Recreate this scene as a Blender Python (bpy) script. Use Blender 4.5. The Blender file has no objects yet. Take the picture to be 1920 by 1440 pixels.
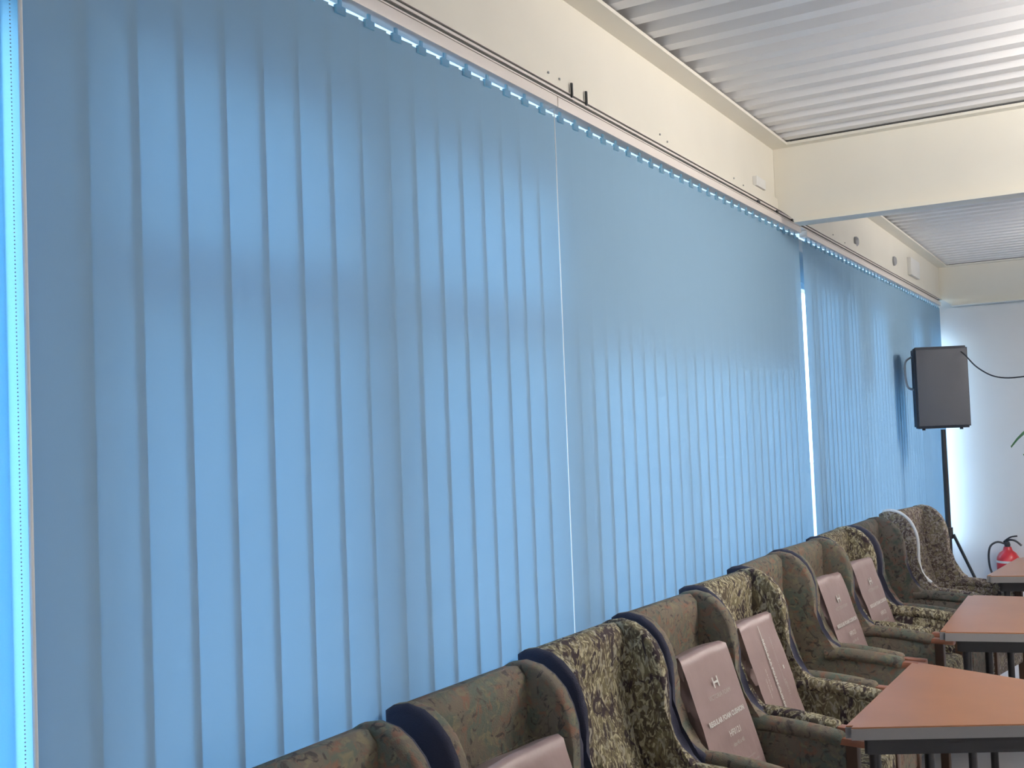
import bpy, bmesh, math, random
from mathutils import Vector, Matrix, noise
random.seed(7)
sc = bpy.context.scene
COL = sc.collection

# ------------------------------------------------------------------ camera
YAW, PITCH, ROLL, FPX = 0.52706917, 0.03819852, -0.03909735, 1962.88
CAMPOS = Vector((1.42, 0.0, 1.6))
cy, sy, cp, sp, cr, sr = math.cos(YAW), math.sin(YAW), math.cos(PITCH), math.sin(PITCH), math.cos(ROLL), math.sin(ROLL)
fw = Vector((-sy, cy, 0)); rt = Vector((cy, sy, 0)); up = Vector((0, 0, 1))
f2 = fw * cp + up * sp; u2 = up * cp - fw * sp
r3 = rt * cr + u2 * sr; u3 = u2 * cr - rt * sr
cam = bpy.data.cameras.new('camera'); camo = bpy.data.objects.new('camera', cam); COL.objects.link(camo)
cam.sensor_width = 36; cam.lens = FPX / 1920 * 36; cam.clip_start = 0.02; cam.clip_end = 200
M = Matrix((r3, u3, -f2)).transposed().to_4x4(); M.translation = CAMPOS
camo.matrix_world = M
sc.camera = camo

# ------------------------------------------------------------------ world, lamps, exposure
w = bpy.data.worlds.new('sky'); sc.world = w; w.use_nodes = True
nt = w.node_tree; nt.nodes.clear()
out = nt.nodes.new('ShaderNodeOutputWorld'); bg = nt.nodes.new('ShaderNodeBackground')
tc = nt.nodes.new('ShaderNodeTexCoord'); sep = nt.nodes.new('ShaderNodeSeparateXYZ'); ramp = nt.nodes.new('ShaderNodeValToRGB')
nt.links.new(tc.outputs['Generated'], sep.inputs[0]); nt.links.new(sep.outputs['Z'], ramp.inputs[0])
nt.links.new(ramp.outputs[0], bg.inputs[0]); nt.links.new(bg.outputs[0], out.inputs[0])
ramp.color_ramp.elements[0].position = 0.0; ramp.color_ramp.elements[0].color = (0.68, 0.88, 1.0, 1)
ramp.color_ramp.elements[1].position = 0.9; ramp.color_ramp.elements[1].color = (0.30, 0.58, 1.0, 1)
bg.inputs[1].default_value = 9.0

def area(name, loc, rot, sx, sy_, power, color):
    l = bpy.data.lights.new(name, 'AREA'); l.shape = 'RECTANGLE'; l.size = sx; l.size_y = sy_; l.energy = power; l.color = color
    o = bpy.data.objects.new(name, l); COL.objects.link(o); o.location = loc; o.rotation_euler = rot
    return o
WARM = (1.0, 0.93, 0.85)
for i, (lx, ly, pw) in enumerate([(2.75, 3.7, 9), (3.0, 7.9, 26), (4.2, 0.4, 5), (1.9, -1.5, 22)]):  # last entry is an unseen fill, added to brighten the camera-facing wing sides
    area('ceiling_or_fill_lamp_down', (lx, ly, 2.70), (0, 0, 0), 1.2, 0.5, pw, WARM)
for i, (lx, ly, pw) in enumerate([(2.75, 3.7, 128), (3.0, 7.9, 200), (4.2, 0.4, 40)]):
    area('ceiling_lamp_up', (lx, ly, 2.66), (math.pi, 0, 0), 1.2, 0.3, pw, (1.0, 0.95, 0.93))
for i, (lx, ly, pw) in enumerate([(2.1, 3.7, 28), (2.3, 7.9, 20), (3.5, 0.4, 4)]):
    area('ceiling_lamp_side', (lx, ly, 2.70), (0, math.radians(78), 0), 0.12, 1.2, pw, WARM)
vs = sc.view_settings
vs.view_transform = 'Standard'; vs.look = 'None'; vs.exposure = 0.0; vs.gamma = 1.0; vs.use_curve_mapping = False
sc.cycles.max_bounces = 10; sc.cycles.diffuse_bounces = 5; sc.cycles.transparent_max_bounces = 12
sc.cycles.use_denoising = True

# ------------------------------------------------------------------ helpers
def mesh_obj(name, bm, mats, parent=None, smooth=True, angle=40):
    bmesh.ops.recalc_face_normals(bm, faces=bm.faces)
    me = bpy.data.meshes.new(name); bm.to_mesh(me); bm.free()
    if not isinstance(mats, (list, tuple)): mats = [mats]
    for m in mats: me.materials.append(m)
    if smooth:
        me.shade_smooth()
        try: me.set_sharp_from_angle(angle=math.radians(angle))
        except Exception: pass
    o = bpy.data.objects.new(name, me); COL.objects.link(o)
    if parent: o.parent = parent
    return o
def empty(name, loc, rz=0, **k):
    o = bpy.data.objects.new(name, None); COL.objects.link(o); o.location = loc; o.rotation_euler = (0, 0, rz); o.empty_display_size = .1
    tag(o, **k); return o
def tag(o, label=None, category=None, group=None, kind=None):
    if label: o['label'] = label
    if category: o['category'] = category
    if group: o['group'] = group
    if kind: o['kind'] = kind
    return o
def copy_tree(o, parent=None):
    c = o.copy(); COL.objects.link(c)
    if parent: c.parent = parent
    for ch in list(o.children): copy_tree(ch, c)
    return c
def add_box(bm, x0, x1, y0, y1, z0, z1, bev=0, mat=0):
    vs_ = [bm.verts.new((x, y, z)) for x in (x0, x1) for y in (y0, y1) for z in (z0, z1)]
    fs = [bm.faces.new([vs_[i] for i in q]) for q in ((0, 1, 3, 2), (4, 6, 7, 5), (0, 4, 5, 1), (2, 3, 7, 6), (0, 2, 6, 4), (1, 5, 7, 3))]
    for f in fs: f.material_index = mat
    if bev:
        es = list({e for f in fs for e in f.edges})
        bmesh.ops.bevel(bm, geom=es, offset=bev, segments=2, affect='EDGES', profile=.6)
def box(name, x0, x1, y0, y1, z0, z1, m, parent=None, bev=0):
    bm = bmesh.new(); add_box(bm, x0, x1, y0, y1, z0, z1, bev); return mesh_obj(name, bm, m, parent)
def add_tube(bm, pts, r, n=8, closed_ends=True):
    pts = [Vector(p) for p in pts]; rings = []
    rr = r if isinstance(r, (list, tuple)) else [r] * len(pts)
    ref = None
    for i, p in enumerate(pts):
        d = (pts[min(i + 1, len(pts) - 1)] - pts[max(i - 1, 0)]).normalized()
        if ref is None: ref = Vector((0, 0, 1)) if abs(d.z) < .9 else Vector((1, 0, 0))
        a = d.cross(ref).normalized(); b = a.cross(d).normalized(); ref = b
        rings.append([bm.verts.new(p + (a * math.cos(t) + b * math.sin(t)) * rr[i]) for t in [2 * math.pi * k / n for k in range(n)]])
    for A, B in zip(rings, rings[1:]):
        for k in range(n): bm.faces.new((A[k], A[(k + 1) % n], B[(k + 1) % n], B[k]))
    if closed_ends: bm.faces.new(rings[0][::-1]); bm.faces.new(rings[-1])
def tube(name, pts, r, m, parent=None, n=8):
    bm = bmesh.new(); add_tube(bm, pts, r, n); return mesh_obj(name, bm, m, parent)
def smoothpts(pts, n=6):
    pts = [Vector(p) for p in pts]; res = []
    P = [pts[0]] + pts + [pts[-1]]
    for i in range(1, len(P) - 2):
        for k in range(n):
            t = k / n; a, b, c, d = P[i - 1], P[i], P[i + 1], P[i + 2]
            res.append(.5 * ((2 * b) + (c - a) * t + (2 * a - 5 * b + 4 * c - d) * t * t + (3 * b - a - 3 * c + d) * t ** 3))
    res.append(pts[-1]); return res
def add_prism(bm, prof, y0, y1, bev=0, seg=3, mats=(0, 0, 0)):
    """closed outline prof [(x,z)] extruded along Y; mats = (rim, y0 face, y1 face)"""
    A = [bm.verts.new((x, y0, z)) for x, z in prof]; B = [bm.verts.new((x, y1, z)) for x, z in prof]
    n = len(prof)
    fa = bm.faces.new(A); fb = bm.faces.new(B[::-1]); fa.material_index = mats[1]; fb.material_index = mats[2]
    for k in range(n):
        f = bm.faces.new((A[k], B[k], B[(k + 1) % n], A[(k + 1) % n])); f.material_index = mats[0]
    if bev:
        es = list(fa.edges) + list(fb.edges)
        bmesh.ops.bevel(bm, geom=es, offset=bev, segments=seg, affect='EDGES', profile=.5, clamp_overlap=True, material=mats[0])
def add_lathe(bm, prof, n=20, c=(0, 0, 0)):
    rings = []
    for r, z in prof:
        rings.append([bm.verts.new((c[0] + r * math.cos(2 * math.pi * k / n), c[1] + r * math.sin(2 * math.pi * k / n), c[2] + z)) for k in range(n)])
    for A, B in zip(rings, rings[1:]):
        for k in range(n): bm.faces.new((A[k], A[(k + 1) % n], B[(k + 1) % n], B[k]))
    bm.faces.new(rings[0][::-1]); bm.faces.new(rings[-1])

# ------------------------------------------------------------------ materials
def mat(name, col, rough=.6, metal=0, bump=0, bscale=60, var=0, vscale=6, spec=.5, emit=None):
    m = bpy.data.materials.new(name); m.use_nodes = True; nt = m.node_tree; b = nt.nodes['Principled BSDF']
    b.inputs['Roughness'].default_value = rough; b.inputs['Metallic'].default_value = metal; b.inputs['Specular IOR Level'].default_value = spec
    tc = nt.nodes.new('ShaderNodeTexCoord')
    if var:
        n = nt.nodes.new('ShaderNodeTexNoise'); n.inputs['Scale'].default_value = vscale; n.inputs['Detail'].default_value = 4
        r = nt.nodes.new('ShaderNodeValToRGB')
        r.color_ramp.elements[0].color = tuple(c * (1 - var) for c in col) + (1,); r.color_ramp.elements[0].position = .3
        r.color_ramp.elements[1].color = tuple(min(1, c * (1 + var)) for c in col) + (1,); r.color_ramp.elements[1].position = .7
        nt.links.new(tc.outputs['Object'], n.inputs['Vector']); nt.links.new(n.outputs[0], r.inputs[0]); nt.links.new(r.outputs[0], b.inputs['Base Color'])
    else: b.inputs['Base Color'].default_value = tuple(col) + (1,)
    if bump:
        n = nt.nodes.new('ShaderNodeTexNoise'); n.inputs['Scale'].default_value = bscale; n.inputs['Detail'].default_value = 3
        bp = nt.nodes.new('ShaderNodeBump'); bp.inputs['Strength'].default_value = bump; bp.inputs['Distance'].default_value = .003
        nt.links.new(tc.outputs['Object'], n.inputs['Vector']); nt.links.new(n.outputs[0], bp.inputs['Height']); nt.links.new(bp.outputs[0], b.inputs['Normal'])
    if emit: b.inputs['Emission Color'].default_value = tuple(emit[0]) + (1,); b.inputs['Emission Strength'].default_value = emit[1]
    return m
def fabric_sheer(name, col, tcol, tfac, weave=900):
    m = bpy.data.materials.new(name); m.use_nodes = True; nt = m.node_tree; nt.nodes.clear()
    o = nt.nodes.new('ShaderNodeOutputMaterial'); d = nt.nodes.new('ShaderNodeBsdfDiffuse'); t = nt.nodes.new('ShaderNodeBsdfTranslucent'); mx = nt.nodes.new('ShaderNodeMixShader')
    d.inputs[0].default_value = tuple(col) + (1,); t.inputs[0].default_value = tuple(tcol) + (1,); mx.inputs[0].default_value = tfac
    tc = nt.nodes.new('ShaderNodeTexCoord'); n = nt.nodes.new('ShaderNodeTexNoise'); n.inputs['Scale'].default_value = weave; n.inputs['Detail'].default_value = 2
    mp = nt.nodes.new('ShaderNodeMapping'); mp.inputs['Scale'].default_value = (1, 1, .35)
    mr = nt.nodes.new('ShaderNodeMapRange'); mr.inputs[3].default_value = .86; mr.inputs[4].default_value = 1.12
    mc = nt.nodes.new('ShaderNodeMixRGB'); mc.blend_type = 'MULTIPLY'; mc.inputs[0].default_value = 1; mc.inputs[1].default_value = tuple(tcol) + (1,)
    nt.links.new(tc.outputs['Object'], mp.inputs[0]); nt.links.new(mp.outputs[0], n.inputs['Vector']); nt.links.new(n.outputs[0], mr.inputs[0])
    nt.links.new(mr.outputs[0], mc.inputs[2]); nt.links.new(mc.outputs[0], t.inputs[0])
    nt.links.new(d.outputs[0], mx.inputs[1]); nt.links.new(t.outputs[0], mx.inputs[2]); nt.links.new(mx.outputs[0], o.inputs[0])
    return m
def glass_mat():
    m = bpy.data.materials.new('clear_glass'); m.use_nodes = True; nt = m.node_tree; nt.nodes.clear()
    o = nt.nodes.new('ShaderNodeOutputMaterial'); t = nt.nodes.new('ShaderNodeBsdfTransparent'); g = nt.nodes.new('ShaderNodeBsdfGlossy'); mx = nt.nodes.new('ShaderNodeMixShader')
    t.inputs[0].default_value = (.93, .97, .98, 1); g.inputs['Roughness'].default_value = .02; mx.inputs[0].default_value = .05
    nt.links.new(t.outputs[0], mx.inputs[1]); nt.links.new(g.outputs[0], mx.inputs[2]); nt.links.new(mx.outputs[0], o.inputs[0]); return m
def floral(name, ground, layers, rough=.85, stretch=(1, 1, 1), bump=.5):
    """layers: list of (scale, threshold, softness, colour, distortion)"""
    m = bpy.data.materials.new(name); m.use_nodes = True; nt = m.node_tree; b = nt.nodes['Principled BSDF']
    b.inputs['Roughness'].default_value = rough; b.inputs['Specular IOR Level'].default_value = .25
    tc = nt.nodes.new('ShaderNodeTexCoord'); mp = nt.nodes.new('ShaderNodeMapping'); mp.inputs['Scale'].default_value = stretch
    nt.links.new(tc.outputs['Object'], mp.inputs[0])
    oi = nt.nodes.new('ShaderNodeObjectInfo'); ad = nt.nodes.new('ShaderNodeVectorMath'); ad.operation = 'ADD'
    nt.links.new(mp.outputs[0], ad.inputs[0]); nt.links.new(oi.outputs['Random'], ad.inputs[1])
    prev = None; lasth = None
    for i, (s, th, soft, colr, dist) in enumerate(layers):
        n = nt.nodes.new('ShaderNodeTexNoise'); n.inputs['Scale'].default_value = s; n.inputs['Detail'].default_value = 3; n.inputs['Distortion'].default_value = dist
        of = nt.nodes.new('ShaderNodeVectorMath'); of.operation = 'ADD'; of.inputs[1].default_value = (i * 3.1, i * 1.7, i * 2.3)
        nt.links.new(ad.outputs[0], of.inputs[0]); nt.links.new(of.outputs[0], n.inputs['Vector'])
        mr = nt.nodes.new('ShaderNodeMapRange'); mr.inputs[1].default_value = th - soft; mr.inputs[2].default_value = th + soft
        nt.links.new(n.outputs[0], mr.inputs[0])
        mx = nt.nodes.new('ShaderNodeMixRGB'); mx.inputs[2].default_value = tuple(colr) + (1,)
        if prev: nt.links.new(prev.outputs[0], mx.inputs[1])
        else: mx.inputs[1].default_value = tuple(ground) + (1,)
        nt.links.new(mr.outputs[0], mx.inputs[0]); prev = mx; lasth = mr
    nt.links.new(prev.outputs[0], b.inputs['Base Color'])
    n = nt.nodes.new('ShaderNodeTexNoise'); n.inputs['Scale'].default_value = 260
    nt.links.new(tc.outputs['Object'], n.inputs['Vector'])
    bp = nt.nodes.new('ShaderNodeBump'); bp.inputs['Strength'].default_value = bump; bp.inputs['Distance'].default_value = .002
    nt.links.new(n.outputs[0], bp.inputs['Height']); nt.links.new(bp.outputs[0], b.inputs['Normal'])
    return m

CREAM = mat('cream_paint', (.80, .77, .68), .45, bump=.08, bscale=25, var=.02, vscale=3)
DECK = mat('deck_enamel', (.76, .75, .74), .38, var=.02, vscale=2)
WHITEWALL = mat('white_wall_paint', (.72, .71, .69), .7, bump=.1, bscale=80, var=.02, vscale=2)
FLOORM = mat('floor_tile', (.55, .54, .56), .35, var=.05, vscale=4)
OUTG = mat('outside_paving', (.45, .46, .46), .9, var=.1, vscale=3)
FRAME = mat('window_frame_paint', (.70, .72, .72), .4)
RAILM = mat('rail_aluminium', (.80, .74, .70), .4)
DARK = mat('dark_groove', (.03, .035, .04), .6); GROOVE = mat('groove_shade', (.075, .078, .07), .7)
GREYP = mat('grey_plastic', (.35, .36, .38), .5)
WHITEP = mat('white_plastic', (.80, .80, .78), .35)
PVC = fabric_sheer('clear_hanger_plastic', (.7, .85, .92), (.45, .72, .85), .8, 50)
SLAT = fabric_sheer('blind_fabric', (.48, .75, 1.0), (.040, .092, .138), .5)
ROLLER = fabric_sheer('sheer_roller_fabric', (.75, .8, .85), (.27, .50, .62), .75)
GLASS = glass_mat()
NAVY = mat('navy_cloth', (.028, .03, .055), .85, bump=.4, bscale=300)
BROWNF = floral('brown_floral_cloth', (.155, .130, .100), [(11, .54, .08, (.105, .125, .10), 1.5), (15, .60, .07, (.20, .115, .08), 2), (34, .60, .07, (.19, .165, .11), 1), (26, .62, .05, (.07, .06, .055), 2)])
BROWNF2 = floral('dark_floral_cloth', (.125, .108, .092), [(10, .54, .08, (.06, .075, .065), 1.5), (14, .61, .06, (.14, .075, .06), 2), (36, .60, .06, (.11, .10, .075), 1), (28, .61, .05, (.04, .035, .035), 2)])
GOLDF = floral('gold_leaf_cloth', (.085, .068, .048), [(13, .50, .05, (.17, .145, .085), 3), (34, .56, .05, (.45, .405, .27), 3), (17, .57, .03, (.04, .028, .032), 2), (50, .61, .04, (.33, .31, .24), 1)], stretch=(1, 1, .62))
SILVF = floral('silver_leaf_cloth', (.11, .085, .075), [(18, .50, .05, (.21, .18, .12), 2.5), (42, .55, .05, (.36, .33, .31), 2.5), (24, .60, .04, (.06, .045, .05), 2)])
WOODARM = mat('varnished_arm_wood', (.33, .13, .075), .3, var=.2, vscale=15)
LEGW = mat('dark_leg_wood', (.07, .035, .02), .4)
PLASTW = mat('shiny_plastic_wrap', (.75, .78, .82), .12, bump=1, bscale=70, spec=.9)
TOPW = mat('orange_wood_laminate', (.33, .14, .062), .28, var=.08, vscale=5)
EDGE = mat('grey_table_edge', (.22, .21, .21), .45)
BLACKM = mat('black_metal', (.015, .015, .017), .35)
CHROME = mat('chrome', (.8, .8, .8), .15, metal=1)
SPKM = mat('speaker_carpet', (.055, .058, .070), .8, bump=.6, bscale=200)
GRILL = mat('speaker_grille', (.085, .088, .10), .55, bump=.8, bscale=400)
REDM = mat('red_enamel', (.55, .03, .04), .3)
HOSE = mat('black_rubber', (.02, .022, .028), .5)
LEAFM = mat('leaf_green', (.07, .20, .05), .4, var=.3, vscale=30)
STEMM = mat('stem_brown', (.12, .08, .04), .8)
POTM = mat('terracotta_pot', (.35, .13, .07), .7)
BAGM = mat('mauve_plastic_wrap', (.31, .225, .215), .36, bump=.9, bscale=14, var=.06, vscale=9)
PRINT = mat('white_print', (.66, .65, .62), .5)
PRINTG = mat('grey_print', (.42, .39, .37), .5)
BAND = mat('olive_print', (.20, .18, .15), .5)
TUBEM = mat('lit_tube', (1, 1, 1), .5, emit=((1, .95, .88), 6))

# ------------------------------------------------------------------ setting
YE = 10.48          # end wall
def struct(o): o['kind'] = 'structure'; return o
struct(box('floor', -.16, 6.5, -3.0, YE, -.1, 0, FLOORM))
struct(box('ground', -30, -.5, -20, 40, -.5, -.3, OUTG))
struct(box('wall_end', -.16, 6.5, YE, YE + .15, 0, 3.2, WHITEWALL))
struct(box('wall_right', 6.5, 6.6, -3.0, YE + .15, 0, 3.2, WHITEWALL))
struct(box('wall_back', -.16, 6.5, -3.1, -3.0, 0, 3.2, WHITEWALL))

# window wall: piers, sill and lintels with real openings
bm = bmesh.new()
W0, W1 = -.17, -.10
ZS, ZH = .35, 2.33
add_box(bm, W0, W1, -3.0, YE, 0, ZS)                       # sill wall
add_box(bm, W0, W1, -3.0, YE, ZH, 2.575)                   # lintel
add_box(bm, W0, W1, -3.0, YE, 2.615, 3.2)                   # above a slot added to brighten the gap over the slats
for a, b in ((-3.0, -.4), (1.05, 1.15), (2.785, 2.915), (5.66, 5.80)): add_box(bm, W0, W1, a, b, ZS, ZH)
add_box(bm, W0, W1, 2.915, 5.42, 1.86, ZH)                 # infill above bay two
for a, b in ((6.38, 6.55), (6.85, 7.25), (7.75, 8.8), (9.35, 9.75)): add_box(bm, W0, W1, a, b, 1.78, ZH)
struct(mesh_obj('wall_window', bm, WHITEWALL, smooth=False))

def window(n, y0, y1, z0, z1, vbars=(), hbars=()):
    e = bpy.data.objects.new('window_%d' % n, None); COL.objects.link(e); e.location = (W0 + .035, (y0 + y1) / 2, z0); e['kind'] = 'structure'
    oy = (y0 + y1) / 2
    t = .035
    bm = bmesh.new()
    for a in ((y0, y0 + t), (y1 - t, y1)): add_box(bm, -.025, .03, a[0] - oy, a[1] - oy, 0, z1 - z0)
    add_box(bm, -.025, .03, y0 + t - oy, y1 - t - oy, 0, t); add_box(bm, -.025, .03, y0 + t - oy, y1 - t - oy, z1 - z0 - t, z1 - z0)
    mesh_obj('window_frame', bm, FRAME, e, smooth=False)
    for c, wd in vbars:
        box('mullion', -.025, .035, c - wd / 2 - oy, c + wd / 2 - oy, t, z1 - z0 - t, FRAME, e)
    for c, wd in hbars:
        box('transom', -.03, .04, y0 + t - oy, y1 - t - oy, c - wd / 2 - z0, c + wd / 2 - z0, FRAME, e)
    box('pane', -.004, .004, y0 + t - oy, y1 - t - oy, t, z1 - z0 - t, GLASS, e)
window(1, -.40, 1.05, ZS, ZH)
window(2, 1.15, 2.785, ZS, ZH, vbars=[(1.91, .18)], hbars=[(1.905, .11)])
window(3, 2.915, 5.42, ZS, 1.86, vbars=[(3.75, .05), (4.6, .05)])
window(4, 5.80, YE, ZS, ZH, vbars=[(6.9, .06), (8.05, .06), (9.3, .05)])

# corrugated ceiling deck (ribs run across the room)
def deck(name, y0, y1):
    bm = bmesh.new(); p = .15; zb, zt = 2.914, 2.958
    prof = []
    y = y0
    while y < y1 - .01:
        prof += [(y, zb), (y + .060, zb), (y + .082, zt), (y + .128, zt)]; y += p
    prof.append((y, zb))
    A = [bm.verts.new((-.09, a, b)) for a, b in prof]; B = [bm.verts.new((6.5, a, b)) for a, b in prof]
    for k in range(len(prof) - 1): bm.faces.new((A[k], A[k + 1], B[k + 1], B[k]))
    r = bmesh.ops.extrude_face_region(bm, geom=list(bm.faces))
    for v in [g for g in r['geom'] if isinstance(g, bmesh.types.BMVert)]: v.co.z += .006
    o = mesh_obj(name, bm, DECK, smooth=False); struct(o); return o
deck('ceiling', -3.0, YE)
struct(box('trim_1', -.16, 6.5, -3.0, YE, 3.02, 3.2, DECK)).name = 'roof_slab'

def ibeam(name, y=None, along='x', zlo=2.515, zhi=2.908, wweb=.010, hf=.06):
    bm = bmesh.new(); t = .013
    if along == 'x':
        add_prism(bm, [(.001, zhi - t), (.001, 2.612), (.10, zlo + t), (6.49, zlo + t), (6.49, zhi - t)], y - wweb / 2, y + wweb / 2)
        add_box(bm, .10, 6.49, y - hf, y + hf, zlo, zlo + t); add_box(bm, .0855, 6.49, y - hf, y + hf, zhi - t, zhi)
    else:
        add_box(bm, -.03, 0.0, -2.99, YE - .01, 2.60, zhi - t)
        add_box(bm, -.085, .085, -2.99, YE - .01, zhi - t, zhi)
        add_box(bm, -.03, .012, -2.99, YE - .01, 2.600, 2.652)
    return struct(mesh_obj(name, bm, CREAM, smooth=False))
ibeam('steel_beam', along='y', zhi=2.908)
ibeam('steel_beam', 5.08); ibeam('steel_beam', -.1); ibeam('steel_beam', YE - .07, zlo=2.53, zhi=2.908)
# dark joint between cross beams and deck
for yy in (5.08, YE - .07):
    struct(box('trim_2', .10, 6.48, yy - .052, yy + .05, 2.9085, 2.9135, DARK))

# curtain track above the blinds with two grooves and its brackets
tr = empty('curtain_track', (0, 3.8, 2.57), label='long white metal curtain track with two dark grooves above the blinds', category='curtain track')
bm = bmesh.new()
for z0, z1 in ((0, .004), (.0135, .0205), (.0275, .029)): add_box(bm, -.02, .016, -5.8, 6.39, z0, z1)
add_box(bm, -.02, -.012, -5.8, 6.39, 0, .029)
mesh_obj('rail', bm, RAILM, tr, smooth=False)
bm = bmesh.new()
for z0, z1 in ((.004, .0135), (.0205, .0275)): add_box(bm, -.012, .011, -5.8, 6.39, z0, z1)
mesh_obj('groove', bm, GROOVE, tr, smooth=False)
for yy in (2.835, 2.935):
    box('bracket', .0165, .022, yy - 3.8, yy - 3.8 + .008, .018, .062, DARK, tr)
for yy in (4.72, 5.02, 5.3):
    box('stop', .0165, .021, yy - 3.8, yy - 3.8 + .03, .004, .016, DARK, tr)

# ------------------------------------------------------------------ vertical blinds
def blind(label, y0, y1, n, jit, first=None, sag=0, last_edge=None):
    root = empty('vertical_blind', (0, (y0 + y1) / 2, 2.53), label=label, category='blind')
    oy = (y0 + y1) / 2
    bm = bmesh.new(); add_box(bm, -.022, .020, y0 - .004 - oy, y1 + .006 - oy, .004, .036, .003); mesh_obj('head_rail', bm, RAILM, root)
    pitch = (y1 - y0) / n; ov = .016
    zt, zb = -.017, -2.42
    def smesh(wd):
        bm = bmesh.new(); K = 4; H = 12; g = []
        for j in range(H + 1):
            row = []
            for k in range(K + 1):
                u = k / K
                row.append(bm.verts.new((-.004 + .008 * u - .0008 * math.sin(math.pi * u), u * wd - wd / 2, zt + (zb - zt) * j / H)))
            g.append(row)
        for j in range(H):
            for k in range(K): bm.faces.new((g[j][k], g[j][k + 1], g[j + 1][k + 1], g[j + 1][k]))
        return bm
    base = None; hb = None
    for i in range(n):
        c = y0 + (i + .5) * pitch - ov / 2 - oy
        if base is None:
            s = mesh_obj('slat', smesh(pitch + ov), SLAT, root); base = s
            bm = bmesh.new(); add_box(bm, -.0025, .0025, -.0045, .0045, zt - .004, .006); add_box(bm, -.004, .004, -.016, .016, zt - .012, zt + .006)
            h = mesh_obj('slat_hanger', bm, PVC, s); hb = h
        else:
            s = base.copy(); COL.objects.link(s); s.parent = root
            h = hb.copy(); COL.objects.link(h); h.parent = s
        a = random.uniform(-jit, jit)
        s.location = (0, c, 0); s.rotation_euler = (random.uniform(-1, 1) * .0006, 0, a)
        if i == 0 and first: s.location.y += first[0]; s.rotation_euler.x += first[1]
        if i == n - 1 and last_edge: s.rotation_euler.x += last_edge; 
    return root, base
b1, s1 = blind('nearest grey-blue vertical blind, from the left edge to the first narrow gap', 1.008, 2.734, 17, .003)
b2, s2 = blind('middle grey-blue vertical blind, between the narrow gap and the bright white gap', 2.748, 5.46, 27, .006, last_edge=.012)
b3, s3 = blind('farthest grey-blue vertical blind, ending behind the black loudspeaker by the end wall', 5.585, YE - .16, 45, .035, first=(0.0, .004))
tube('wand', [(.012, .985 - (1.008 + 2.734) / 2, .0), (.012, .985 - (1.008 + 2.734) / 2, -2.0)], .0035, WHITEP, b1)
# pull wand in the first gap
tube('wand', [(.006, 2.741 - (2.748 + 5.46) / 2, .0), (.004, 2.741 - (2.748 + 5.46) / 2, -2.1)], .0016, WHITEP, b2, 6)

# roller blind at the left edge, with its bead chain
rb = empty('roller_blind', (-.055, .5, 2.53), label='bright sheer white roller blind at the far left edge, lit from outside', category='blind')
tube('roller', [(0, -.9, .01), (0, .52, .01)], .018, WHITEP, rb, 12)
bm = bmesh.new()
vs_ = [bm.verts.new(p) for p in ((0, -.9, 0), (0, .545, 0), (0, .545, -2.2), (0, -.9, -2.2))]; bm.faces.new(vs_)
mesh_obj('blind_cloth', bm, ROLLER, rb)
bm = bmesh.new()
vs_ = [bm.verts.new(p) for p in ((-.004, -.9, -.02), (-.004, .498, -.02), (-.004, .498, -2.2), (-.004, -.9, -2.2))]; bm.faces.new(vs_)
mesh_obj('lining', bm, ROLLER, rb)
bm = bmesh.new()
for k in range(330):
    bmesh.ops.create_icosphere(bm, subdivisions=1, radius=.0013, matrix=Matrix.Translation((.054, .477, -.006 * k - .02)))
o = mesh_obj('bead_chain', bm, GREYP, rb); o['kind'] = 'stuff'

# small fittings on the steel beam above the blinds
tag(box('junction_box', .0, .03, 8.75, 9.15, 2.66, 2.80, WHITEP, bev=.004), label='white cable junction box on the beam web near the end wall', category='junction box')
def fitting(name, y, z, r, label, cat, m):
    bm = bmesh.new(); add_lathe(bm, [(r, 0), (r, .012), (r * .7, .022), (r * .3, .025)], 14)
    bmesh.ops.rotate(bm, verts=bm.verts, matrix=Matrix.Rotation(math.pi / 2, 3, 'Y'))
    o = mesh_obj(name, bm, m); o.location = (0, y, z); tag(o, label=label, category=cat); return o
fitting('sensor', 6.85, 2.675, .032, 'small round grey sensor on the beam above the farthest blind', 'sensor', GREYP)
fitting('sensor', 8.15, 2.70, .035, 'round grey sensor on the beam just before the white junction box', 'sensor', GREYP)
tag(box('socket', .0, .02, 4.72, 4.86, 2.655, 2.70, WHITEP, bev=.003), label='small white socket box on the beam where the cross beam meets it', category='socket')
for yy, zz in ((2.70, 2.628), (2.77, 2.627), (3.56, 2.634), (3.63, 2.622), (4.40, 2.628), (4.53, 2.62), (6.2, 2.628), (6.5, 2.62)):
    box('screw', .0122, .016, yy - 3.8 - .003, yy - 3.8 + .003, zz - 2.573, zz - 2.567, GREYP, tr)

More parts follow.
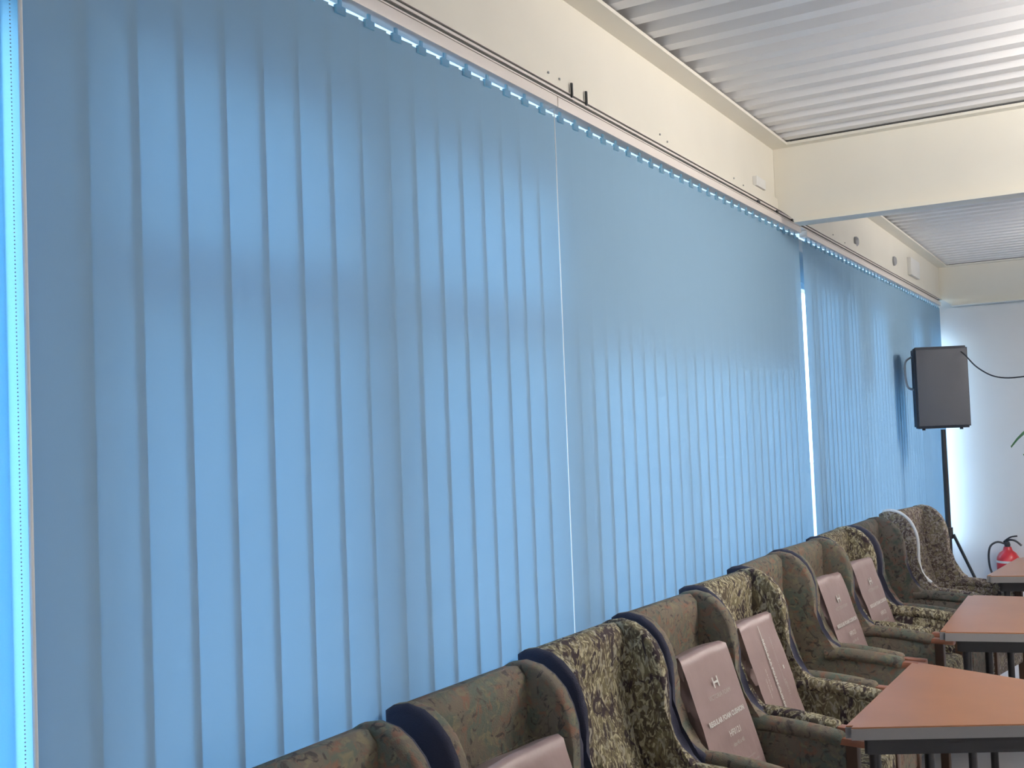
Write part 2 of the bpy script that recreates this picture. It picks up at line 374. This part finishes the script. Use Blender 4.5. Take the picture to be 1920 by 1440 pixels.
# ------------------------------------------------------------------ wing armchairs
WING = [(0, 1.0), (.02, 1.012), (.06, 1.02), (.105, 1.012), (.14, .992), (.17, .962), (.19, .925), (.203, .88), (.205, .83), (.204, .78), (.207, .735), (.218, .70), (.238, .67), (.268, .648), (.30, .63), (.30, .60), (.30, .40), (.03, .40), (.01, .6), (0, .8)]
CW = .475
def make_chair(name, x0, y0, label, fab, wingfab, rz=0, sz=1.0, plastic=False):
    root = empty(name, (x0, y0, 0), rz, label=label, category='armchair', group='wing armchairs in a row against the blinds')
    H = CW
    # wings
    for side in (0, 1):
        bm = bmesh.new()
        ya, yb = (0, .046) if side == 0 else (H - .046, H)
        add_prism(bm, [(x, z * sz) for x, z in WING], ya, yb, .014, 3, (0, 1 if side == 0 else 0, 1 if side else 0))
        for f in bm.faces:
            cyf = f.calc_center_median().y
            if (side == 0 and cyf < ya + .012) or (side == 1 and cyf > yb - .012): f.material_index = 1
        o = mesh_obj('wing', bm, [wingfab, wingfab if plastic else NAVY], root, angle=60); o['label'] = 'padded side wing' if plastic else 'padded side wing with plain navy outer face'
        if plastic and side == 0:
            path = [(x + .004, .02, z * sz + .002) for x, z in WING[1:14]]
            tube('plastic_wrap', smoothpts(path, 3), .009, PLASTW, o, 8)
    # inner back
    prof = [(.01, .40), (.20, .40), (.185, .47), (.155, .55), (.125, .63), (.10, .72), (.08, .80), (.072, .88), (.082, .95), (.080, .99), (.058, 1.012), (.02, 1.008), (.002, .985), (.001, .85)]
    bm = bmesh.new(); add_prism(bm, [(x, z * sz) for x, z in prof], .042, H - .042, .012, 2, (0, 0, 0))
    mesh_obj('backrest', bm, fab, root, angle=60)
    bm = bmesh.new(); add_box(bm, -.009, .0, .02, H - .02, .42, .97 * sz, .004); mesh_obj('back_panel', bm, NAVY, root)
    # seat cushion and base
    bm = bmesh.new(); add_box(bm, .27, .60, .07, H - .07, .33, .442, .03); mesh_obj('seat', bm, fab, root)
    bm = bmesh.new(); add_box(bm, .03, .58, .01, H - .01, .20, .34, .01); mesh_obj('seat_base', bm, wingfab, root)
    # arms
    for side in (0, 1):
        yc = .029 if side == 0 else H - .029
        o = mesh_obj('armrest', (lambda b: (add_tube(b, smoothpts([(.24, yc, .605), (.30, yc, .612), (.42, yc, .608), (.52, yc, .598), (.545, yc, .592)], 3), [.027] * 11 + [.022, .015], 12), b)[1])(bmesh.new()), fab, root)
        bm = bmesh.new(); add_box(bm, .50, .635, yc - .020, yc + .020, .582, .606, .009); tip = mesh_obj('arm_tip', bm, WOODARM, o); tip['label'] = 'reddish varnished wooden tip'
        bm = bmesh.new(); add_box(bm, .28, .555, yc - .018, yc + .018, .32, .592, .008); mesh_obj('arm_panel', bm, wingfab, root)
        bm = bmesh.new(); add_box(bm, .555, .59, yc - .017, yc + .017, .0, .585, .004); mesh_obj('leg', bm, LEGW, root)
        bm = bmesh.new(); add_box(bm, .04, .08, yc - .017, yc + .017, .0, .22, .004); mesh_obj('leg', bm, LEGW, root)
    return root
CH = [
    (0.020, 1.225, 'brown floral wing armchair nearest the camera, its front cut by the bottom edge', BROWNF, BROWNF, -0.060, 1, False),
    (0.022, 1.800, 'brown floral wing armchair holding the nearest cushion, second from the near end', BROWNF, BROWNF, -0.080, 1, False),
    (0.020, 2.370, 'gold leaf patterned wing armchair nearest the camera, empty, below the narrow gap in the blinds', GOLDF, GOLDF, -0.080, 1, False),
    (0.038, 2.910, 'brown wing armchair holding the wrapped cushion with the foam cushion lettering', BROWNF, BROWNF, -0.110, 1, False),
    (0.045, 3.450, 'gold leaf wing armchair holding the cushion whose lettering runs lengthwise', GOLDF, GOLDF, -0.130, 1, False),
    (0.052, 3.945, 'plain looking brown wing armchair without cushion, right behind the second gold leaf armchair', BROWNF, BROWNF, -0.050, 1, False),
    (0.062, 4.470, 'grey brown wing armchair holding the second cushion from the far end, near the bright gap', BROWNF, BROWNF, -0.120, 1, False),
    (0.090, 4.975, 'gold and rust patterned wing armchair holding the farthest wrapped cushion', GOLDF, GOLDF, -0.060, 1, False),
    (0.135, 5.475, 'dark brown and navy wing armchair just before the one trimmed in shiny plastic', BROWNF2, BROWNF2, -0.080, 1, False),
    (0.215, 6.040, 'silvery leaf patterned wing armchair at the far end with shiny plastic along its wing', SILVF, SILVF, -0.230, 1.02, True),
]
for c in CH: make_chair('wing_armchair', c[0], c[1], c[2], c[3], c[4], c[5], c[6], c[7])

# ------------------------------------------------------------------ wrapped foam cushions
def text_mesh(s, size, m, parent, loc, rot, name='printed_text', bold=0):
    cu = bpy.data.curves.new('t', 'FONT'); cu.body = s; cu.size = size; cu.align_x = 'CENTER'; cu.align_y = 'CENTER'; cu.offset = bold; cu.resolution_u = 2
    to = bpy.data.objects.new('t', cu); COL.objects.link(to)
    bpy.context.view_layer.update()
    me = bpy.data.meshes.new_from_object(to.evaluated_get(bpy.context.evaluated_depsgraph_get()))
    bpy.data.objects.remove(to)
    me.materials.clear(); me.materials.append(m)
    o = bpy.data.objects.new(name, me); COL.objects.link(o); o.parent = parent; o.location = loc; o.rotation_euler = rot
    return o
def make_bag(x, yc, label, seed, side=False, plain=False, lean=.32, rz=-.10, hgt=.43, W=.325):
    T = .09
    root = bpy.data.objects.new('foam_cushion', None); COL.objects.link(root); root.empty_display_size = .1
    root.location = (x, yc, .475); root.rotation_euler = (0, -lean, rz)
    tag(root, label=label, category='cushion', group='wrapped foam cushions on the armchairs')
    bm = bmesh.new(); nx, ny, nz = 5, 12, 18
    bmesh.ops.create_grid(bm, x_segments=1, y_segments=1, size=.1); bm.clear()
    add_box(bm, -T, 0, -W / 2, W / 2, 0, hgt)
    bmesh.ops.bevel(bm, geom=list(bm.edges), offset=.012, segments=1, affect='EDGES')
    bmesh.ops.subdivide_edges(bm, edges=[e for e in bm.edges if e.calc_length() > .05], cuts=13, use_grid_fill=True)
    for v in bm.verts:
        p = v.co * 1.0
        k = noise.noise(Vector((p.x * 9 + seed, p.y * 9, p.z * 12 + seed * 2)))
        f = noise.noise(Vector((p.x * 5, (p.y * 4 + p.z * 16) + seed, seed)))
        if p.x > -.012: v.co.x += (.004 * k + .0025 * f)                            # front stays fairly flat
        elif abs(p.y) > W / 2 - .012:                                             # loose folded plastic on the sides
            s = 1 if p.y > 0 else -1
            fold = noise.noise(Vector((p.x * 12 + seed, p.z * 22 + p.x * 30, seed)))
            v.co.y += s * (-.018 + .034 * fold); v.co.x += .006 * k
        else: v.co += Vector((.003 * k, 0, .006 * k))
        if p.z > hgt - .012: v.co.z += -.004 * abs(p.y / (W / 2)) ** 2 + .004 * f
        # sag of the wrap toward the base
        v.co.y *= 1 - .01 * (p.z / hgt)
    mesh_obj('plastic_wrap', bm, BAGM, root, angle=50)
    RX = (math.pi / 2, 0, math.pi / 2)
    X = .0065
    if plain:
        text_mesh('FOAM CUSHION   FOAM CUSHION', .014, BAND, root, (-T / 2, 0, hgt + .006), (0, 0, math.pi / 2))
    if side:
        # lengthwise print
        R = (math.pi / 2, math.pi / 2, math.pi / 2)
        # lines run from top to bottom of the cushion
        text_mesh('REGULAR FOAM CUSHION', .022, PRINT, root, (X, -.01, hgt * .50), R, bold=.0006)
        text_mesh('SUPERIOR COMFORT FOAM CUSHION', .010, PRINTG, root, (X, .05, hgt * .60), R)
        text_mesh('HF0121', .018, PRINTG, root, (X, .06, hgt * .38), R)
        text_mesh('size 45 x 45 x 10 cm', .009, PRINT, root, (X, -.065, hgt * .50), R)
        text_mesh('made of quality foam', .008, PRINT, root, (X, -.085, hgt * .44), R)
        box('logo', X - .001, X, .078, .086, hgt * .52, hgt * .55, PRINT, root)
        box('seam', X - .001, X, -.0115, -.0085, hgt * .04, hgt * .92, PRINT, root)
    else:
        bm = bmesh.new()
        for yy in (-.017, .013): add_box(bm, X - .0015, X, yy, yy + .005, hgt - .125, hgt - .093)
        add_box(bm, X - .0018, X - .0003, -.012, .013, hgt - .112, hgt - .106)
        mesh_obj('logo', bm, PRINT, root, smooth=False)
        text_mesh('VICTORIA FOAM', .020, PRINTG, root, (X, .0, hgt - .148), RX)
        text_mesh('REGULAR FOAM CUSHION', .0205, PRINT, root, (X, .0, hgt - .215), RX, bold=.0009)
        text_mesh('HF0121', .026, PRINT, root, (X, .02, hgt - .265), RX, bold=.0004)
        text_mesh('size 45 x 45', .016, PRINTG, root, (X, .02, hgt - .298), RX, bold=.0004)
        text_mesh('manufactured for home comfort', .009, PRINTG, root, (X, .04, hgt - .352), RX)
        text_mesh('keep away from fire and direct sunlight', .009, PRINTG, root, (X, .045, hgt - .368), RX)
    return root
make_bag(.375, 2.005, 'mauve plastic-wrapped foam cushion nearest the camera, cut by the bottom edge', 1.3, plain=True)
make_bag(.385, 3.108, 'mauve plastic-wrapped foam cushion with large white lettering, beside the empty gold armchair', 4.1, W=.345)
make_bag(.380, 3.65, 'mauve plastic-wrapped foam cushion whose white lettering runs lengthwise', 7.7, side=True, W=.31)
make_bag(.395, 4.68, 'wrinkled mauve plastic-wrapped foam cushion, second from the far end', 11.2)
make_bag(.425, 5.20, 'mauve plastic-wrapped foam cushion farthest from the camera', 15.9)

# ------------------------------------------------------------------ tables
def make_table(poly, label, z=.75, legs=None):
    cx = sum(p[0] for p in poly) / len(poly); cyy = sum(p[1] for p in poly) / len(poly)
    root = empty('table', (cx, cyy, 0), 0, label=label, category='table', group='orange wood topped tables in front of the armchairs')
    P = [(x - cx, y - cyy) for x, y in poly]
    def slab(z0, z1, k, bev, name, m):
        bm = bmesh.new()
        A = [bm.verts.new((x * k, y * k, z0)) for x, y in P]; B = [bm.verts.new((x * k, y * k, z1)) for x, y in P]
        bm.faces.new(A[::-1]); bm.faces.new(B)
        for i in range(len(P)): bm.faces.new((A[i], A[(i + 1) % len(P)], B[(i + 1) % len(P)], B[i]))
        ve = [e for e in bm.edges if abs(e.verts[0].co.z - e.verts[1].co.z) > .001]
        bmesh.ops.bevel(bm, geom=ve, offset=bev, segments=4, affect='EDGES')
        return mesh_obj(name, bm, m, root)
    slab(z - .004, z, .992, .02, 'table_top', TOPW)
    slab(z - .034, z - .0045, 1.0, .022, 'edge_band', EDGE)
    slab(z - .085, z - .036, .86, .01, 'apron', BLACKM)
    for x, y in (legs or [(px * .78, py * .78) for px, py in P]):
        bm = bmesh.new(); add_tube(bm, [(x, y, 0.0), (x, y, z - .05)], .016, 12); mesh_obj('leg', bm, BLACKM, root)
    return root
T1 = [(.724, 2.889), (1.25, 3.155), (1.25, 3.555), (.764, 3.735)]
T2 = [(.771, 4.253), (1.52, 4.46), (1.52, 5.19), (.770, 5.134)]
T3 = [(.782, 5.719), (1.50, 5.94), (1.50, 6.66), (.871, 6.458)]
make_table(T1, 'nearest orange wood topped trapezoid table with a grey edge')
make_table(T2, 'middle orange wood topped table with the white shine on its corner')
make_table(T3, 'farthest orange wood topped table, in front of the fire extinguisher')

# ------------------------------------------------------------------ loudspeaker on its tripod stand
SX, SY = .262, 8.12; A = math.radians(24)
sp_ = empty('loudspeaker', (SX, SY, 1.45), A, label='black box loudspeaker raised on a stand beside the end of the blinds', category='loudspeaker')
Hh, Wd, Dp = .585, .375, .28
bm = bmesh.new()
prof = [(-Wd / 2, -Dp / 2 + .01), (Wd / 2, -Dp / 2 + .01), (Wd / 2 - .05, Dp / 2), (-Wd / 2 + .05, Dp / 2)]
Aq = [bm.verts.new((x, y, 0)) for x, y in prof]; Bq = [bm.verts.new((x, y, Hh)) for x, y in prof]
bm.faces.new(Aq[::-1]); bm.faces.new(Bq)
for i in range(4): bm.faces.new((Aq[i], Aq[(i + 1) % 4], Bq[(i + 1) % 4], Bq[i]))
bmesh.ops.bevel(bm, geom=list(bm.edges), offset=.012, segments=2, affect='EDGES'); mesh_obj('cabinet', bm, SPKM, sp_)
bm = bmesh.new(); add_box(bm, -Wd / 2 + .012, Wd / 2 - .012, -Dp / 2 - .002, -Dp / 2 + .012, .02, Hh - .02, .006); mesh_obj('grille', bm, GRILL, sp_)
tube('handle', smoothpts([(-Wd / 2 + .02, .0, Hh - .06), (-Wd / 2 - .030, -.01, Hh - .10), (-Wd / 2 - .034, -.01, Hh - .20), (-Wd / 2 - .02, -.01, Hh - .28), (-Wd / 2 + .02, .0, Hh - .30)]), .008, GREYP, sp_)
for x in (-.13, .13): tube('foot', [(x, -.08, .003), (x, -.08, -.012)], .012, HOSE, sp_)
st = empty('speaker_stand', (.295, 8.06, 0), .3, label='black tripod pole stand under the loudspeaker', category='speaker stand')
tube('pole', [(0, 0, .12), (0, 0, .95), (0, 0, 1.44)], [.019, .019, .016], BLACKM, st, 12)
tube('collar', [(0, 0, .66), (0, 0, .74)], .030, BLACKM, st, 12)
tube('lower_collar', [(0, 0, .18), (0, 0, .24)], .028, BLACKM, st, 12)
for k in range(3):
    a = 2 * math.pi * k / 3 - .2
    c, s = math.cos(a), math.sin(a); rr = .30 if c > -.2 else .2
    l = tube('leg', [(.03 * c, .03 * s, .69), (rr * c, rr * s, .03)], .011, BLACKM, st)
    tube('rubber_foot', [(rr * c, rr * s, .045), (rr * c * 1.02, rr * s * 1.02, .0)], .014, HOSE, l)
    tube('brace', [(.02 * c, .02 * s, .21), (rr * .55 * c, rr * .55 * s, .34)], .007, BLACKM, st)
cb = tube('speaker_cable', smoothpts([(.445, 8.03, 1.99), (.475, 8.02, 1.96), (.55, 8.0, 1.87), (.66, 7.98, 1.80), (.80, 7.96, 1.785), (1.0, 7.95, 1.82), (1.3, 7.94, 1.95)]), .005, HOSE)
tag(cb, label='thin black cable sagging to the right from the loudspeaker', category='cable')

# ------------------------------------------------------------------ fire extinguisher
fe = empty('fire_extinguisher', (.462, YE - .16, 0), 0, label='red fire extinguisher with black hose on the floor at the end wall', category='fire extinguisher')
bm = bmesh.new(); add_lathe(bm, [(.085, 0), (.095, .01), (.097, .20), (.092, .24), (.07, .28), (.042, .30), (.034, .325), (.03, .335)], 24); mesh_obj('cylinder_body', bm, REDM, fe)
bm = bmesh.new(); add_lathe(bm, [(.0975, 0), (.0985, .004), (.0985, .016), (.0975, .02)], 24, (0, 0, .215)); bmesh.ops.translate(bm, verts=bm.verts, vec=(0, 0, -.02)); mesh_obj('label_band', bm, PRINT, fe)
bm = bmesh.new(); add_lathe(bm, [(.022, 0), (.026, .02), (.02, .045), (.012, .05)], 14, (0, 0, .332)); mesh_obj('valve', bm, BLACKM, fe)
bm = bmesh.new(); add_tube(bm, smoothpts([(-.03, 0, .375), (.02, 0, .395), (.07, 0, .385), (.115, 0, .345)], 4), .009, 8); mesh_obj('carry_handle', bm, BLACKM, fe)
bm = bmesh.new(); add_tube(bm, smoothpts([(-.02, 0, .385), (.03, 0, .42), (.085, 0, .43)], 4), .007, 8); mesh_obj('squeeze_lever', bm, BLACKM, fe)
tube('hose', smoothpts([(-.02, 0, .36), (-.08, -.01, .375), (-.135, -.02, .34), (-.155, -.02, .26), (-.15, -.02, .15), (-.12, -.03, .06)]), .009, HOSE, fe)

# ------------------------------------------------------------------ potted plant (mostly right of the frame)
pp = empty('potted_plant', (1.14, 8.75, 0), 0, label='green leafy potted plant whose leaf tips enter at the right edge', category='plant')
bm = bmesh.new(); add_lathe(bm, [(.11, 0), (.15, .30), (.165, .31), (.165, .34), (.14, .34), (.135, .31)], 20); mesh_obj('pot', bm, POTM, pp)
bm = bmesh.new(); add_lathe(bm, [(.01, .29), (.134, .295), (.13, .31), (.01, .315)], 16); mesh_obj('soil', bm, STEMM, pp)
tube('stem', smoothpts([(0, 0, .30), (.01, 0, .7), (-.02, 0, 1.05), (0, 0, 1.35)]), [.016] * 18 + [.008], STEMM, pp)
def leaf(base, tip, wd, arch):
    bm = bmesh.new(); base, tip = Vector(base), Vector(tip); d = tip - base; side = d.cross(Vector((0, 0, 1))).normalized(); n = 10; rows = []
    for i in range(n + 1):
        t = i / n; c = base + d * t + Vector((0, 0, arch * 4 * t * (1 - t))); hw = wd * (math.sin(math.pi * min(1, t * .92 + .04)) ** .8) * (1 - .3 * t)
        rows.append([bm.verts.new(c + side * hw + Vector((0, 0, .012))), bm.verts.new(c), bm.verts.new(c - side * hw + Vector((0, 0, .012)))])
    for a, b in zip(rows, rows[1:]):
        bm.faces.new((a[0], a[1], b[1], b[0])); bm.faces.new((a[1], a[2], b[2], b[1]))
    r = bmesh.ops.extrude_face_region(bm, geom=list(bm.faces))
    for v in [g for g in r['geom'] if isinstance(g, bmesh.types.BMVert)]: v.co.z -= .0015
    return mesh_obj('leaf', bm, LEAFM, pp)
leaf((0, 0, 1.33), (-.45, -.2, 1.28), .075, .14)
leaf((0, 0, 1.20), (-.37, -.2, 1.22), .06, .05)
for k in range(9):
    a = k * 2.4 + .9; z = .75 + .07 * k
    if math.cos(a) < -.3: a += 2.2
    leaf((0, 0, z), (.36 * math.cos(a), .3 * math.sin(a), z + .05), .045, .12)

# ------------------------------------------------------------------ fluorescent fittings hanging right of the frame, plus an added fill behind the camera
for i, (lx, ly) in enumerate([(2.75, 3.7), (3.0, 7.9), (4.2, .4), (1.9, -1.5)]):
    f = empty('fluorescent_or_fill_light', (lx, ly, 2.74), 0, label=['hanging white fluorescent light out of view right of the nearest table', 'hanging white fluorescent light toward the end wall, out of view', 'hanging white fluorescent light beside the camera, out of view', 'added fill light behind the camera, built as a hanging fluorescent, out of view'][i], category='lamp')
    box('housing', -.62, .62, -.09, .09, .0, .05, WHITEP, f, .006)
    for yy in (-.04, .04): tube('lamp_tube', [(-.58, yy, -.02), (.58, yy, -.02)], .013, TUBEM, f)
    for xx in (-.4, .4): tube('hanger_rod', [(xx, 0, .05), (xx, 0, .18)], .004, WHITEP, f, 6)
